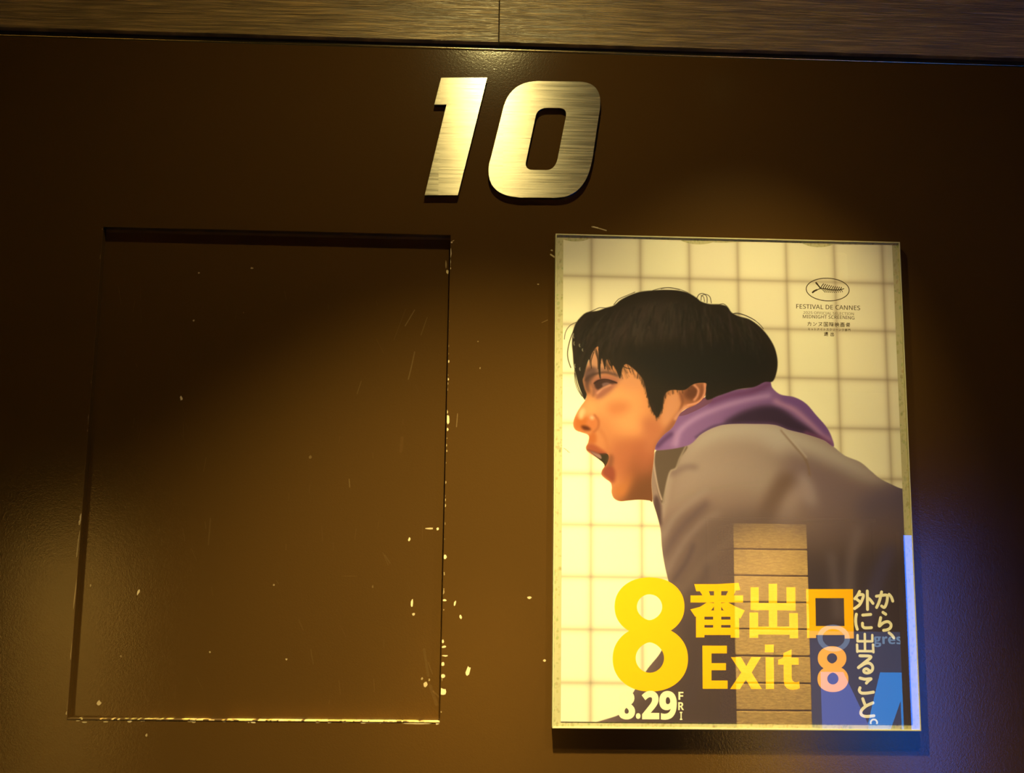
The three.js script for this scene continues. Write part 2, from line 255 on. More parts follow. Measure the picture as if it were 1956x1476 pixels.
    const outside = new Path2D(); outside.rect(0, 0, CW, CH); outside.addPath(add(eye(...holeTop, 1))); outside.addPath(add(eye(...holeBottom, -1)));
    g.clip(outside, 'evenodd'); g.fillStyle = c;
    g.fill(add(round((x0 + x1) / 2, y0 + rt, (x1 - x0) / 2, rt))); g.fill(add(round((X0 + X1) / 2, y1 - rb, (X1 - X0) / 2, rb)));
    g.restore();
  }
  figureEight(zt, 92, 604, 78, 630, 48, 884, 214, 240, [348, 264, 93, 92], [350, 638, 104, 108], yellow);
  figureEight(zt, 1580, 1790, 1578, 1805, 552, 888, 88, 96, [1685, 640, 37, 36], [1691, 790, 41, 42], yellowPale);
  for (const p of [
    [[675, 97], [840, 97], [1000, 88], [1013, 142], [940, 148], [690, 150]], [[716, 149], [782, 148], [794, 184], [738, 184]], [[924, 147], [980, 145], [962, 184], [906, 184]], [[820, 140], [873, 140], [873, 300], [820, 300]], [[648, 180], [1033, 180], [1033, 232], [648, 232]],
    [[772, 230], [836, 240], [800, 288], [745, 318], [682, 336], [646, 282], [716, 264]], [[858, 240], [920, 230], [980, 262], [1046, 290], [1014, 350], [940, 318], [888, 286]], [[688, 290], [750, 290], [750, 488], [688, 488]], [[940, 290], [1003, 290], [1005, 490], [942, 490]], [[740, 290], [950, 290], [950, 336], [740, 336]], [[740, 357], [950, 357], [950, 397], [740, 397]], [[740, 416], [950, 416], [950, 470], [740, 470]], [[814, 300], [873, 300], [873, 440], [814, 440]],
    [[1088, 120], [1148, 120], [1148, 290], [1088, 286]], [[1220, 95], [1282, 95], [1284, 440], [1222, 440]], [[1350, 120], [1416, 120], [1418, 290], [1352, 290]], [[1092, 236], [1417, 236], [1417, 290], [1092, 287]], [[1080, 305], [1143, 305], [1144, 490], [1080, 490]], [[1370, 310], [1434, 310], [1437, 494], [1374, 494]], [[1090, 408], [1430, 408], [1430, 468], [1090, 466]],
    [[1495, 134], [1838, 134], [1838, 200], [1495, 200]], [[1495, 150], [1562, 150], [1568, 492], [1502, 492]], [[1770, 150], [1838, 150], [1845, 496], [1778, 496]], [[1510, 404], [1830, 404], [1830, 470], [1510, 470]],
    [[735, 548], [802, 548], [802, 862], [737, 862]], [[740, 548], [915, 548], [915, 605], [740, 605]], [[740, 676], [908, 676], [908, 728], [740, 728]], [[740, 803], [920, 803], [920, 864], [740, 864]],
    [[943, 632], [1018, 632], [1057, 698], [1093, 632], [1164, 632], [1096, 745], [1171, 866], [1094, 866], [1054, 797], [1010, 866], [938, 866], [1019, 745]], [[1193, 540], [1258, 540], [1258, 597], [1193, 597]], [[1198, 634], [1258, 634], [1260, 866], [1200, 866]]]) poly(zt(p), yellow);
  poly(zt([[1330, 602], [1388, 576], [1388, 636], [1440, 637], [1441, 688], [1389, 688], [1389, 772], [1391, 792], [1397, 806], [1410, 814], [1424, 815], [1445, 811], [1449, 860], [1430, 867], [1400, 871], [1374, 869], [1352, 858], [1337, 838], [1331, 806], [1330, 688], [1290, 687], [1290, 652], [1326, 637]]), yellow);
  // 8.29 FRI, each character fitted to its own box
  const fit = (t, x0, x1, y0, y1, z, c, weight = 'bold', family = 'sans-serif') => {
    const [a, b, e] = z([[x0, y1], [x1, y1], [x0, y0]]).map(m);
    g.save(); g.font = `${weight} 200px ${family}`; const w = g.measureText(t), l = w.actualBoundingBoxLeft, r = w.actualBoundingBoxRight, up = w.actualBoundingBoxAscent, down = w.actualBoundingBoxDescent;
    const sx = 1 / (l + r), sy = 1 / (up + down);
    g.setTransform((b[0] - a[0]) * sx, (b[1] - a[1]) * sx, (a[0] - e[0]) * sy, (a[1] - e[1]) * sy, a[0], a[1]);
    g.fillStyle = c; g.fillText(t, l, -down);
    if (weight === 'bold' && (y1 - y0) > 100) { g.strokeStyle = c; g.lineWidth = 9; g.lineJoin = 'miter'; g.strokeText(t, l, -down); }
    g.restore();
  };
  for (const [t, x0, x1, y0, y1] of [['8', 124, 238, 884, 1082], ['.', 248, 282, 1042, 1084], ['2', 298, 414, 884, 1082], ['9', 424, 542, 886, 1084]]) fit(t, x0, x1, y0, y1, zt, cream);
  for (const [t, x0, x1, y0, y1] of [['F', 560, 596, 886, 944], ['R', 558, 600, 962, 1020], ['I', 570, 588, 1032, 1092]]) fit(t, x0, x1, y0, y1, zt, cream);
  // the upright sentence beside the title
  const brush = (strokes, w = 26) => strokes.forEach((s) => line(zj(s), cream, w / 4.61, s.length > 2));
  brush([[[562, 182], [545, 215], [520, 246]], [[548, 212], [594, 212], [584, 258], [560, 300], [518, 332]], [[540, 252], [570, 276]], [[630, 178], [632, 340]], [[632, 236], [655, 254], [680, 286]],
    [[534, 382], [528, 420], [530, 470], [542, 514]], [[590, 390], [660, 384]], [[588, 462], [590, 488], [610, 502], [666, 500]],
    [[565, 748], [662, 756], [600, 812], [552, 852], [610, 816], [650, 814], [676, 840], [672, 876], [640, 898], [606, 894], [600, 874], [622, 862], [650, 880]],
    [[566, 944], [610, 954], [662, 950], [640, 968], [622, 988]], [[566, 1030], [560, 1054], [580, 1076], [630, 1076], [684, 1068]], [[590, 1126], [602, 1160], [616, 1192]], [[680, 1162], [620, 1190], [578, 1230], [578, 1266], [620, 1282], [688, 1276]],
    [[710, 224], [760, 216], [802, 216], [806, 252], [794, 300], [778, 322], [756, 310]], [[756, 186], [744, 240], [730, 284], [712, 322]], [[822, 208], [842, 232], [854, 266]], [[768, 366], [792, 382]], [[748, 412], [740, 450], [736, 486], [770, 458], [812, 448], [838, 470], [834, 500], [808, 518], [774, 524]], [[822, 546], [846, 566], [864, 590]]]);
  for (const s of [[[608, 556], [610, 700]], [[544, 566], [544, 620], [674, 620], [674, 566]], [[540, 650], [542, 712]], [[542, 706], [684, 708]], [[680, 650], [684, 716]]]) line(zj(s), cream, 22 / 4.61, false);
  g.lineWidth = 3.4 * K; line([...ring(1520 + 688 / 4.61, 1090 + 1337 / 4.61, 6.2, 6.2, 16), [1520 + 688 / 4.61, 1090 + 1337 / 4.61 - 6.2]], cream, 3.4);
  // festival mark: an oval, a palm branch and lines of small type
  const dark = rgba(52, 40, 26);
  line([...ring(1581, 552.9, 41, 21.6, 36), [1581, 531.3]].map(([x, y]) => [x, y + (x - 1581) * 0.03]), dark, 1.5);
  line(zf([[520, 478], [560, 448], [640, 410], [690, 400], [760, 405], [860, 425], [960, 430], [1040, 425], [1100, 405]]), dark, 1.6);
  line(zf([[515, 476], [545, 450], [590, 430]]), dark, 3.2); line(zf([[585, 298], [620, 345], [665, 400]]), dark, 2.6); line(zf([[580, 296], [606, 326]]), dark, 3.2);
  for (let i = 0; i < 10; i++) { const x = 668 + i * 40, y = 402 + Math.min(26, i * 5), k = 1 - i * 0.05; line(zf([[x, y], [x + 16, y - 42 * k], [x + 52 * k, y - 88 * k]]), dark, 1.5); line(zf([[x, y], [x + 36, y + 26 * k], [x + 84 * k, y + 74 * k]]), dark, 1.05); }
  const slope = (y) => (x, dy) => [x, y + (x - 1520) * 0.026 + dy];
  const type = (t, x0, x1, y, h, weight = 'normal', a = 0.9) => { const s = slope(y); fit(t, 0, 1, 0, 1, ([...pts]) => pts.map(([u, v]) => s(x0 + (x1 - x0) * u, h * (v - 1))), rgba(52, 40, 26, a), weight); };
  type('FESTIVAL DE CANNES', 1521, 1643, 589, 8.4, 'normal', 1); type('2025 OFFICIAL SELECTION', 1534.5, 1631, 599, 5, 'normal', 0.7); type('MIDNIGHT SCREENING', 1533.5, 1632, 607, 6.4, 'normal', 0.95);
  const glyphs = {                                              // small characters as strokes in a unit box
    ka: [[[0.1, 0.3], [0.85, 0.3], [0.8, 0.85], [0.65, 0.85]], [[0.48, 0.05], [0.4, 0.5], [0.1, 0.9]]], n: [[[0.15, 0.2], [0.4, 0.35]], [[0.12, 0.85], [0.5, 0.75], [0.9, 0.3]]], nu: [[[0.1, 0.15], [0.85, 0.15], [0.5, 0.65], [0.1, 0.95]], [[0.3, 0.45], [0.85, 0.85]]],
    koku: [[[0.05, 0.05], [0.95, 0.05], [0.95, 0.95], [0.05, 0.95], [0.05, 0.05]], [[0.25, 0.28], [0.75, 0.28]], [[0.3, 0.5], [0.7, 0.5]], [[0.25, 0.75], [0.75, 0.75]], [[0.5, 0.28], [0.5, 0.75]], [[0.62, 0.58], [0.68, 0.66]]], sai: [[[0.08, 0.05], [0.08, 0.95]], [[0.08, 0.08], [0.3, 0.1], [0.2, 0.4], [0.3, 0.6], [0.12, 0.7]], [[0.6, 0.05], [0.4, 0.4]], [[0.55, 0.12], [0.95, 0.15], [0.7, 0.4], [0.95, 0.5]], [[0.5, 0.5], [0.85, 0.5]], [[0.42, 0.65], [0.95, 0.65]], [[0.68, 0.65], [0.68, 0.95]], [[0.55, 0.75], [0.45, 0.92]], [[0.8, 0.75], [0.92, 0.92]]],
    ei: [[[0.05, 0.15], [0.3, 0.15], [0.3, 0.85], [0.05, 0.85], [0.05, 0.15]], [[0.05, 0.5], [0.3, 0.5]], [[0.45, 0.25], [0.9, 0.25], [0.9, 0.55]], [[0.45, 0.25], [0.45, 0.55]], [[0.38, 0.55], [0.98, 0.55]], [[0.68, 0.05], [0.68, 0.55], [0.4, 0.95]], [[0.68, 0.55], [0.96, 0.95]]], ga: [[[0.05, 0.08], [0.95, 0.08]], [[0.25, 0.25], [0.75, 0.25], [0.75, 0.72], [0.25, 0.72], [0.25, 0.25]], [[0.25, 0.48], [0.75, 0.48]], [[0.5, 0.08], [0.5, 0.72]], [[0.08, 0.35], [0.08, 0.92], [0.92, 0.92], [0.92, 0.35]]],
    matsuri: [[[0.35, 0.05], [0.05, 0.5]], [[0.3, 0.15], [0.5, 0.2], [0.25, 0.5]], [[0.55, 0.1], [0.9, 0.12], [0.62, 0.42]], [[0.6, 0.2], [0.95, 0.5]], [[0.3, 0.52], [0.7, 0.52]], [[0.12, 0.67], [0.88, 0.67]], [[0.5, 0.67], [0.5, 0.95]], [[0.32, 0.75], [0.18, 0.92]], [[0.68, 0.75], [0.84, 0.92]]], mi: [[[0.25, 0.15], [0.75, 0.28]], [[0.25, 0.42], [0.75, 0.55]], [[0.2, 0.72], [0.8, 0.9]]], tsu: [[[0.2, 0.4], [0.28, 0.6]], [[0.45, 0.35], [0.52, 0.55]], [[0.8, 0.4], [0.65, 0.75], [0.4, 0.9]]], to: [[[0.35, 0.05], [0.35, 0.95]], [[0.35, 0.4], [0.75, 0.6]]], na: [[[0.1, 0.35], [0.9, 0.35]], [[0.55, 0.05], [0.5, 0.5], [0.2, 0.95]]], i: [[[0.8, 0.1], [0.1, 0.55]], [[0.52, 0.35], [0.52, 0.95]]], su: [[[0.15, 0.15], [0.8, 0.15], [0.5, 0.6], [0.1, 0.9]], [[0.5, 0.55], [0.88, 0.9]]], ku: [[[0.4, 0.05], [0.1, 0.5]], [[0.35, 0.2], [0.85, 0.2], [0.65, 0.65], [0.25, 0.95]]], ri: [[[0.25, 0.1], [0.25, 0.6]], [[0.75, 0.1], [0.72, 0.6], [0.45, 0.95]]], bar: [[[0.1, 0.5], [0.9, 0.5]]],
    bu: [[[0.05, 0.2], [0.55, 0.2]], [[0.3, 0.05], [0.3, 0.2]], [[0.18, 0.28], [0.25, 0.42]], [[0.45, 0.28], [0.38, 0.42]], [[0.05, 0.45], [0.55, 0.45]], [[0.12, 0.6], [0.5, 0.6], [0.5, 0.92], [0.12, 0.92], [0.12, 0.6]], [[0.68, 0.05], [0.68, 0.95]], [[0.68, 0.08], [0.92, 0.1], [0.8, 0.4], [0.92, 0.6], [0.72, 0.7]]], mon: [[[0.1, 0.05], [0.1, 0.95]], [[0.9, 0.05], [0.9, 0.95]], [[0.1, 0.08], [0.42, 0.08], [0.42, 0.42], [0.1, 0.42]], [[0.9, 0.08], [0.58, 0.08], [0.58, 0.42], [0.9, 0.42]]],
    sen: [[[0.4, 0.05], [0.62, 0.05], [0.62, 0.22], [0.4, 0.22], [0.4, 0.32], [0.65, 0.32]], [[0.7, 0.05], [0.92, 0.05], [0.92, 0.22], [0.7, 0.22], [0.7, 0.32], [0.95, 0.32]], [[0.38, 0.48], [0.95, 0.48]], [[0.35, 0.66], [0.98, 0.66]], [[0.52, 0.38], [0.52, 0.66]], [[0.8, 0.38], [0.8, 0.66]], [[0.08, 0.1], [0.2, 0.22]], [[0.05, 0.42], [0.2, 0.42], [0.18, 0.8]], [[0.05, 0.92], [0.3, 0.86], [0.98, 0.94]]], shutsu: [[[0.5, 0.05], [0.5, 0.92]], [[0.2, 0.15], [0.2, 0.45], [0.8, 0.45], [0.8, 0.15]], [[0.1, 0.58], [0.1, 0.92], [0.9, 0.92], [0.9, 0.58]]],
  };
  const tiny = (word, x0, step, y, h, w, a) => word.forEach((k, i) => glyphs[k].forEach((s) => { const f = slope(y); line(s.map(([u, v]) => f(x0 + i * step + u * h, h * v)), rgba(52, 40, 26, a), w, false); }));
  tiny(['ka', 'n', 'nu', 'koku', 'sai', 'ei', 'ga', 'matsuri'], 1542, 10.5, 613.5, 8.4, 0.9, 0.9);
  tiny(['mi', 'tsu', 'to', 'na', 'i', 'to', 'su', 'ku', 'ri', 'bar', 'n', 'ku', 'bu', 'mon'], 1543, 5.9, 625.2, 4.8, 0.6, 0.75);
  tiny(['sen', 'shutsu'], 1574, 12, 632.6, 7.4, 0.9, 0.95);
  return canvas;
}

// ---------------------------------------------------------------- materials
const texture = (canvas, srgb = true) => { const t = new THREE.CanvasTexture(canvas); if (srgb) t.colorSpace = THREE.SRGBColorSpace; t.wrapS = t.wrapT = THREE.RepeatWrapping; t.magFilter = THREE.LinearFilter; return t; };
function dataTexture(w, h, f, srgb = false) {                   // f(x, y) -> [r, g, b] in 0..1, tiling
  const d = new Uint8Array(w * h * 4);
  for (let y = 0; y < h; y++) for (let x = 0; x < w; x++) { const c = f(x, y), o = (y * w + x) * 4; for (let i = 0; i < 3; i++) d[o + i] = Math.max(0, Math.min(255, Math.round(c[i] * 255))); d[o + 3] = 255; }
  const t = new THREE.DataTexture(d, w, h); t.wrapS = t.wrapT = THREE.RepeatWrapping; t.magFilter = THREE.LinearFilter; if (srgb) t.colorSpace = THREE.SRGBColorSpace; t.needsUpdate = true; return t;
}
const loopNoise = (u, v, f) => { const a = u * 2 * Math.PI, b = v * 2 * Math.PI; return noise(Math.cos(a) * f + 3 * Math.cos(b) * f, Math.sin(a) * f + 3 * Math.sin(b) * f); };
const std = (o) => new THREE.MeshStandardMaterial(o), phys = (o) => new THREE.MeshPhysicalMaterial(o);
const rgbLin = (r, g, b) => new THREE.Color().setRGB(r, g, b);

const PAINT = { color: [0.062, 0.031, 0.0085], roughness: 0.145, ior: 1.5 };
// paint film with bare chips and scratches; the canvas covers a stretch of the wall in metres
const CHIP = { x0: -0.96, x1: 0.34, y0: 1.0, y1: 2.3 };
function chipsCanvas(flat) {
  const N = 2048, c = document.createElement('canvas'); c.width = N; c.height = N;
  const g = c.getContext('2d'), s = N / (CHIP.x1 - CHIP.x0), e = (v) => Math.round(255 * (v <= 0.0031308 ? v * 12.92 : 1.055 * v ** (1 / 2.4) - 0.055));
  g.fillStyle = `rgb(${PAINT.color.map(e).join(',')})`; g.fillRect(0, 0, N, N);
  const m = ([x, y]) => { const [X, Y] = onPlane(x, y, flat); return [(X - CHIP.x0) * s, (CHIP.y1 - Y) * s]; };
  const bare = (a) => `rgba(214,200,176,${a})`;
  const fleck = (x, y, w, h, lean = 0, a = 0.95) => {           // one irregular chip, w and h in photograph pixels
    const k = s * 0.00108, [cx, cy] = m([x, y]), n = 9; g.beginPath();
    for (let i = 0; i < n; i++) { const t = i / n * 2 * Math.PI, r = 0.72 + 0.5 * rnd(), px = Math.cos(t) * w / 2 * r, py = Math.sin(t) * h / 2 * r; g.lineTo(cx + (px + py * lean) * k, cy + py * k); }
    g.closePath(); g.fillStyle = bare(a); g.fill();
  };
  const scratch = (pts, w, a) => { g.beginPath(); pts.forEach((p, i) => g[i ? 'lineTo' : 'moveTo'](...m(p))); g.strokeStyle = bare(a); g.lineWidth = w * s * 0.00108; g.lineCap = 'round'; g.stroke(); };
  return { c, g, fleck, scratch };
}
function chippedPaint(f) {
  const { c, fleck, scratch } = f;
  const t = texture(c); t.wrapS = t.wrapT = THREE.ClampToEdgeWrapping;
  const k = 1 / (CHIP.x1 - CHIP.x0); t.repeat.set(k, k); t.offset.set(-CHIP.x0 * k, -CHIP.y0 * k);   // uv are metres on the wall
  return t;
}
// orange peel of the sprayed paint
const peel = dataTexture(512, 512, (x, y) => { const v = 0.5 + 0.22 * noise(x / 9, y / 9) * 1 + 0.18 * noise(x / 23 + 40, y / 23); return [v, v, v]; });
peel.repeat.set(5, 5);
const paintLook = { roughness: PAINT.roughness, ior: PAINT.ior, bumpMap: peel, bumpScale: 0.00010 };

const face = chipsCanvas(0);
for (const [x, y, w, h, l, a] of [[855, 800, 8, 20, 0, 1], [853, 786, 5, 10, 0, 1], [855, 820, 4, 6], [862, 463, 5, 3], [860, 512, 4, 5], [861, 484, 3, 22, 0, .9], [860, 500, 3, 14, 0, .9], [850, 1064, 6, 9, 0, 1], [849, 1146, 8, 4, 0, 1], [869, 1152, 4, 10, -.2, 1], [880, 1178, 5, 8, .1, 1], [894, 1281, 8, 17, -.25, 1], [846, 1225, 5, 7], [848, 1235, 9, 5, 0, 1], [850, 1252, 12, 3, 0, 1], [846, 1268, 7, 7, 0, 1], [846, 1291, 8, 7, 0, 1], [846, 1321, 12, 14, 0, 1], [851, 790, 6, 4], [1054, 478, 5, 4, 0, .8], [1011, 1141, 8, 5, 0, .8], [1040, 1261, 6, 5, 0, .8], [1028, 543, 4, 3, 0, .6], [913, 652, 3, 3, 0, .5], [917, 703, 3, 4, 0, .5], [857, 690, 3, 5], [856, 724, 3, 6],
  [197, 437, 4, 5, 0, .7], [196, 460, 3, 9, 0, .7], [195, 471, 3, 4, 0, .7], [193, 490, 4, 16, 0, .3], [191, 522, 4, 8, 0, .3], [181, 664, 3, 10, 0, .7], [177, 715, 3, 10, 0, .5], [175, 730, 3, 8, 0, .5], [170, 800, 4, 22, 0, .55], [168, 822, 3, 8, 0, .5], [164, 890, 3, 14, 0, .5], [154, 988, 5, 16, 0, .75], [152, 998, 4, 9, 0, .7], [149, 1040, 2, 60, -.05, .5], [144, 1130, 2, 80, -.05, .45], [137, 1240, 2.4, 50, -.05, .4], [132, 1330, 4, 60, -.05, .5], [129, 1362, 6, 9, 0, .55],
  [275, 1373, 4, 8, 0, .8], [280, 1404, 4, 6, 0, .6], [630, 1377, 9, 7, 0, .9], [500, 1374, 12, 4, 0, .9], [310, 1374, 20, 4, 0, .9], [330, 1373, 7, 4], [580, 1376, 30, 4], [660, 1378, 16, 4, 0, .9], [800, 1381, 60, 4, 0, .9], [836, 1380, 9, 8, 0, 1], [720, 1379, 70, 3, 0, .8], [420, 1374, 60, 3, 0, .9], [540, 1375, 14, 4, 0, .8]]) face.fleck(x, y, w, h, l ?? 0, a ?? 0.95);
face.scratch([[857, 465], [867, 459]], 1.6, 0.6); face.scratch([[1134, 433], [1158, 440]], 2.2, 0.7); face.scratch([[1131, 433], [1142, 435]], 2.6, 0.6); face.scratch([[1052, 486], [1061, 492]], 3.2, 0.8); face.scratch([[874, 790], [872, 815]], 1.6, 0.25); face.scratch([[1035, 616], [1046, 611]], 1.4, 0.25);
for (let i = 0; i < 34; i++) { const y = 505 + 860 * rnd(); face.fleck(860 - (y - 450) * 0.0194 - 1 + 2.5 * rnd(), y, 1.2 + 2.2 * rnd(), 2 + 5 * rnd(), 0, 0.35 + 0.4 * rnd()); }
for (let i = 0; i < 40; i++) face.fleck(140 + 690 * rnd(), 1373 + 7 * rnd(), 3 + 9 * rnd(), 2 + 2.5 * rnd(), 0, 0.5 + 0.4 * rnd());
const facePaint = phys({ ...paintLook, map: chippedPaint(face) });

const RECESS_D = 0.023;
const inner = chipsCanvas(-RECESS_D);
for (const [x, y, w, h, l, a] of [[346, 760, 5, 10, .2, .95], [380, 521, 4, 4, 0, .7], [481, 512, 6, 4, 0, .6], [370, 612, 4, 4, 0, .7], [465, 597, 3, 3, 0, .25], [264, 1131, 5, 11, -.3, .9], [782, 1030, 5, 8, -.2, .95], [787, 1152, 5, 17, -.1, 1], [790, 1173, 6, 5, 0, .8], [836, 1010, 5, 6, 0, 1], [820, 1009, 16, 3.5, 0, .75], [401, 1245, 4, 4, 0, .6], [547, 1259, 4, 4, 0, .6], [523, 1117, 4, 4, 0, .45], [189, 1342, 8, 10, 0, .75], [813, 1307, 8, 9, -.2, .75], [806, 1296, 4, 5, 0, .5], [820, 1298, 3, 6, 0, .5], [173, 1118, 3, 6, 0, .5], [231, 1253, 3, 4, 0, .4], [593, 873, 6, 7, 0, .2], [667, 1100, 30, 2, 0, .05], [855, 519, 5, 9, 0, .95], [852, 505, 3, 20, 0, .5], [712, 1120, 3, 5, 0, .2]]) inner.fleck(x, y, w, h, l ?? 0, a ?? 0.9);
for (const [p, w, a] of [[[[792, 592], [774, 622]], 2, .3], [[[816, 606], [804, 640]], 1.6, .2], [[[792, 672], [786, 700], [780, 724]], 2.4, .22], [[[690, 728], [682, 752]], 1.8, .2], [[[768, 836], [766, 862]], 6, .07], [[[402, 990], [398, 1040]], 2.4, .12], [[[667, 915], [668, 930]], 2, .3], [[[810, 1240], [818, 1290]], 5, .08], [[[822, 1310], [834, 1345]], 6, .1], [[[828, 1320], [838, 1330]], 3, .15], [[[745, 1075], [735, 1060]], 2, .12], [[[775, 590], [752, 650]], 1.2, .12]]) inner.scratch(p, w, a * 0.55);
for (let i = 0; i < 60; i++) { const x = 220 + 600 * rnd(), y = 520 + 820 * rnd(), l = 6 + 22 * rnd(), q = (rnd() - 0.3) * 0.8; inner.scratch([[x, y], [x + l * q, y + l]], 0.8 + rnd(), 0.03 + 0.05 * rnd()); }
const recessPaint = phys({ ...paintLook, map: chippedPaint(inner) });
const plainPaint = phys({ ...paintLook, color: rgbLin(...PAINT.color) });
const blackGroove = std({ color: rgbLin(0.006, 0.005, 0.005), roughness: 0.8 });

// embossed dark wood laminate: long horizontal grain
const grain = (() => {
  const v = new Float32Array(2048 * 1024);
  for (let y = 0, i = 0; y < 1024; y++) for (let x = 0; x < 2048; x++, i++) {
    const yy = y + 4 * noise(x / 400, y / 200) + 1.6 * noise(x / 130, y / 60 + 9);
    v[i] = 0.5 + 0.26 * noise(x / 210, yy / 4.2) + 0.2 * noise(x / 105 + 50, yy / 1.9) + 0.14 * noise(x / 480, yy / 22);
  }
  return (x, y) => v[y * 2048 + x];
})();
const grainBump = dataTexture(2048, 1024, (x, y) => { const v = grain(x, y); const p = Math.max(0, Math.min(1, (v - 0.30) * 2.1)); return [p, p, p]; });
const grainColor = dataTexture(2048, 1024, (x, y) => { const v = grain(x, y), t = Math.max(0, Math.min(1, (v - 0.22) * 1.6)); return [0.32 + 0.46 * t, 0.265 + 0.385 * t, 0.185 + 0.25 * t]; }, true);
const woodMaterial = phys({ map: grainColor, bumpMap: grainBump, bumpScale: 0.0019, roughness: 0.46, ior: 2.2, anisotropy: 0.8, anisotropyRotation: Math.PI / 2 });

// brushed steel: fine scratches along x
const brushLines = dataTexture(512, 2048, (x, y) => { const v = 0.5 + 0.32 * noise(x / 260, y / 1.6) + 0.22 * noise(x / 120 + 30, y / 5); return [v, v, v]; });
const brushRough = dataTexture(512, 1024, (x, y) => { const v = 0.60 + 0.10 * noise(x / 260, y / 2.2) + 0.08 * noise(x / 190 + 30, y / 14); return [v, v, v]; });
const brushTint = dataTexture(512, 1024, (x, y) => { const v = 0.84 + 0.07 * noise(x / 300 + 7, y / 3) + 0.07 * noise(x / 240 + 70, y / 18); return [v, v, v]; });
for (const t of [brushLines, brushRough, brushTint]) t.repeat.set(2, 2);
const steelFace = phys({ color: rgbLin(0.68, 0.64, 0.58), map: brushTint, metalness: 1, roughness: 0.56, roughnessMap: brushRough, anisotropy: 0.75, anisotropyRotation: Math.PI / 2, bumpMap: brushLines, bumpScale: 0.00006 });
const steelSide = std({ color: rgbLin(0.05, 0.048, 0.05), metalness: 0.6, roughness: 0.45 });

// ---------------------------------------------------------------- structure
function mesh(name, geometry, material, parent) { const o = new THREE.Mesh(geometry, material); o.name = name; o.castShadow = o.receiveShadow = true; (parent ?? scene).add(o); return o; }
const used = new Map();
const numbered = (n) => { const k = used.get(n) ?? 0; used.set(n, k + 1); return k ? `${n}_${String(k).padStart(3, '0')}` : n; };
function thing(name, label, category, [x, y, z], group) { const o = new THREE.Group(); o.name = numbered(name); o.position.set(x, y, z); o.userData = { label, category }; if (group) o.userData.group = group; scene.add(o); return o; }
function structure(name, [x, y, z] = [0, 0, 0]) { const o = new THREE.Group(); o.name = name; o.position.set(x, y, z); o.userData = { kind: 'structure' }; scene.add(o); return o; }
const box = (x0, x1, y0, y1, z0, z1) => new THREE.BoxGeometry(x1 - x0, y1 - y0, z1 - z0).translate((x0 + x1) / 2, (y0 + y1) / 2, (z0 + z1) / 2);
function soft(x0, x1, y0, y1, z0, z1, r = 0.002) { return new RoundedBoxGeometry(x1 - x0, y1 - y0, z1 - z0, 2, r).translate((x0 + x1) / 2, (y0 + y1) / 2, (z0 + z1) / 2); }

const TRIM_Y = 2.649, WOOD_Y = 2.6615, CEIL = 3.12, HALL_X = 4.2, HALL_Z = 7.4;
const rec = { x0: -0.7768, x1: -0.0437, y1: 2.2198, y0: 1.2137 }, pan = { x0: 0.1816, x1: 0.9216, y1: 2.2213, y0: 1.2074, z: 0.020 };

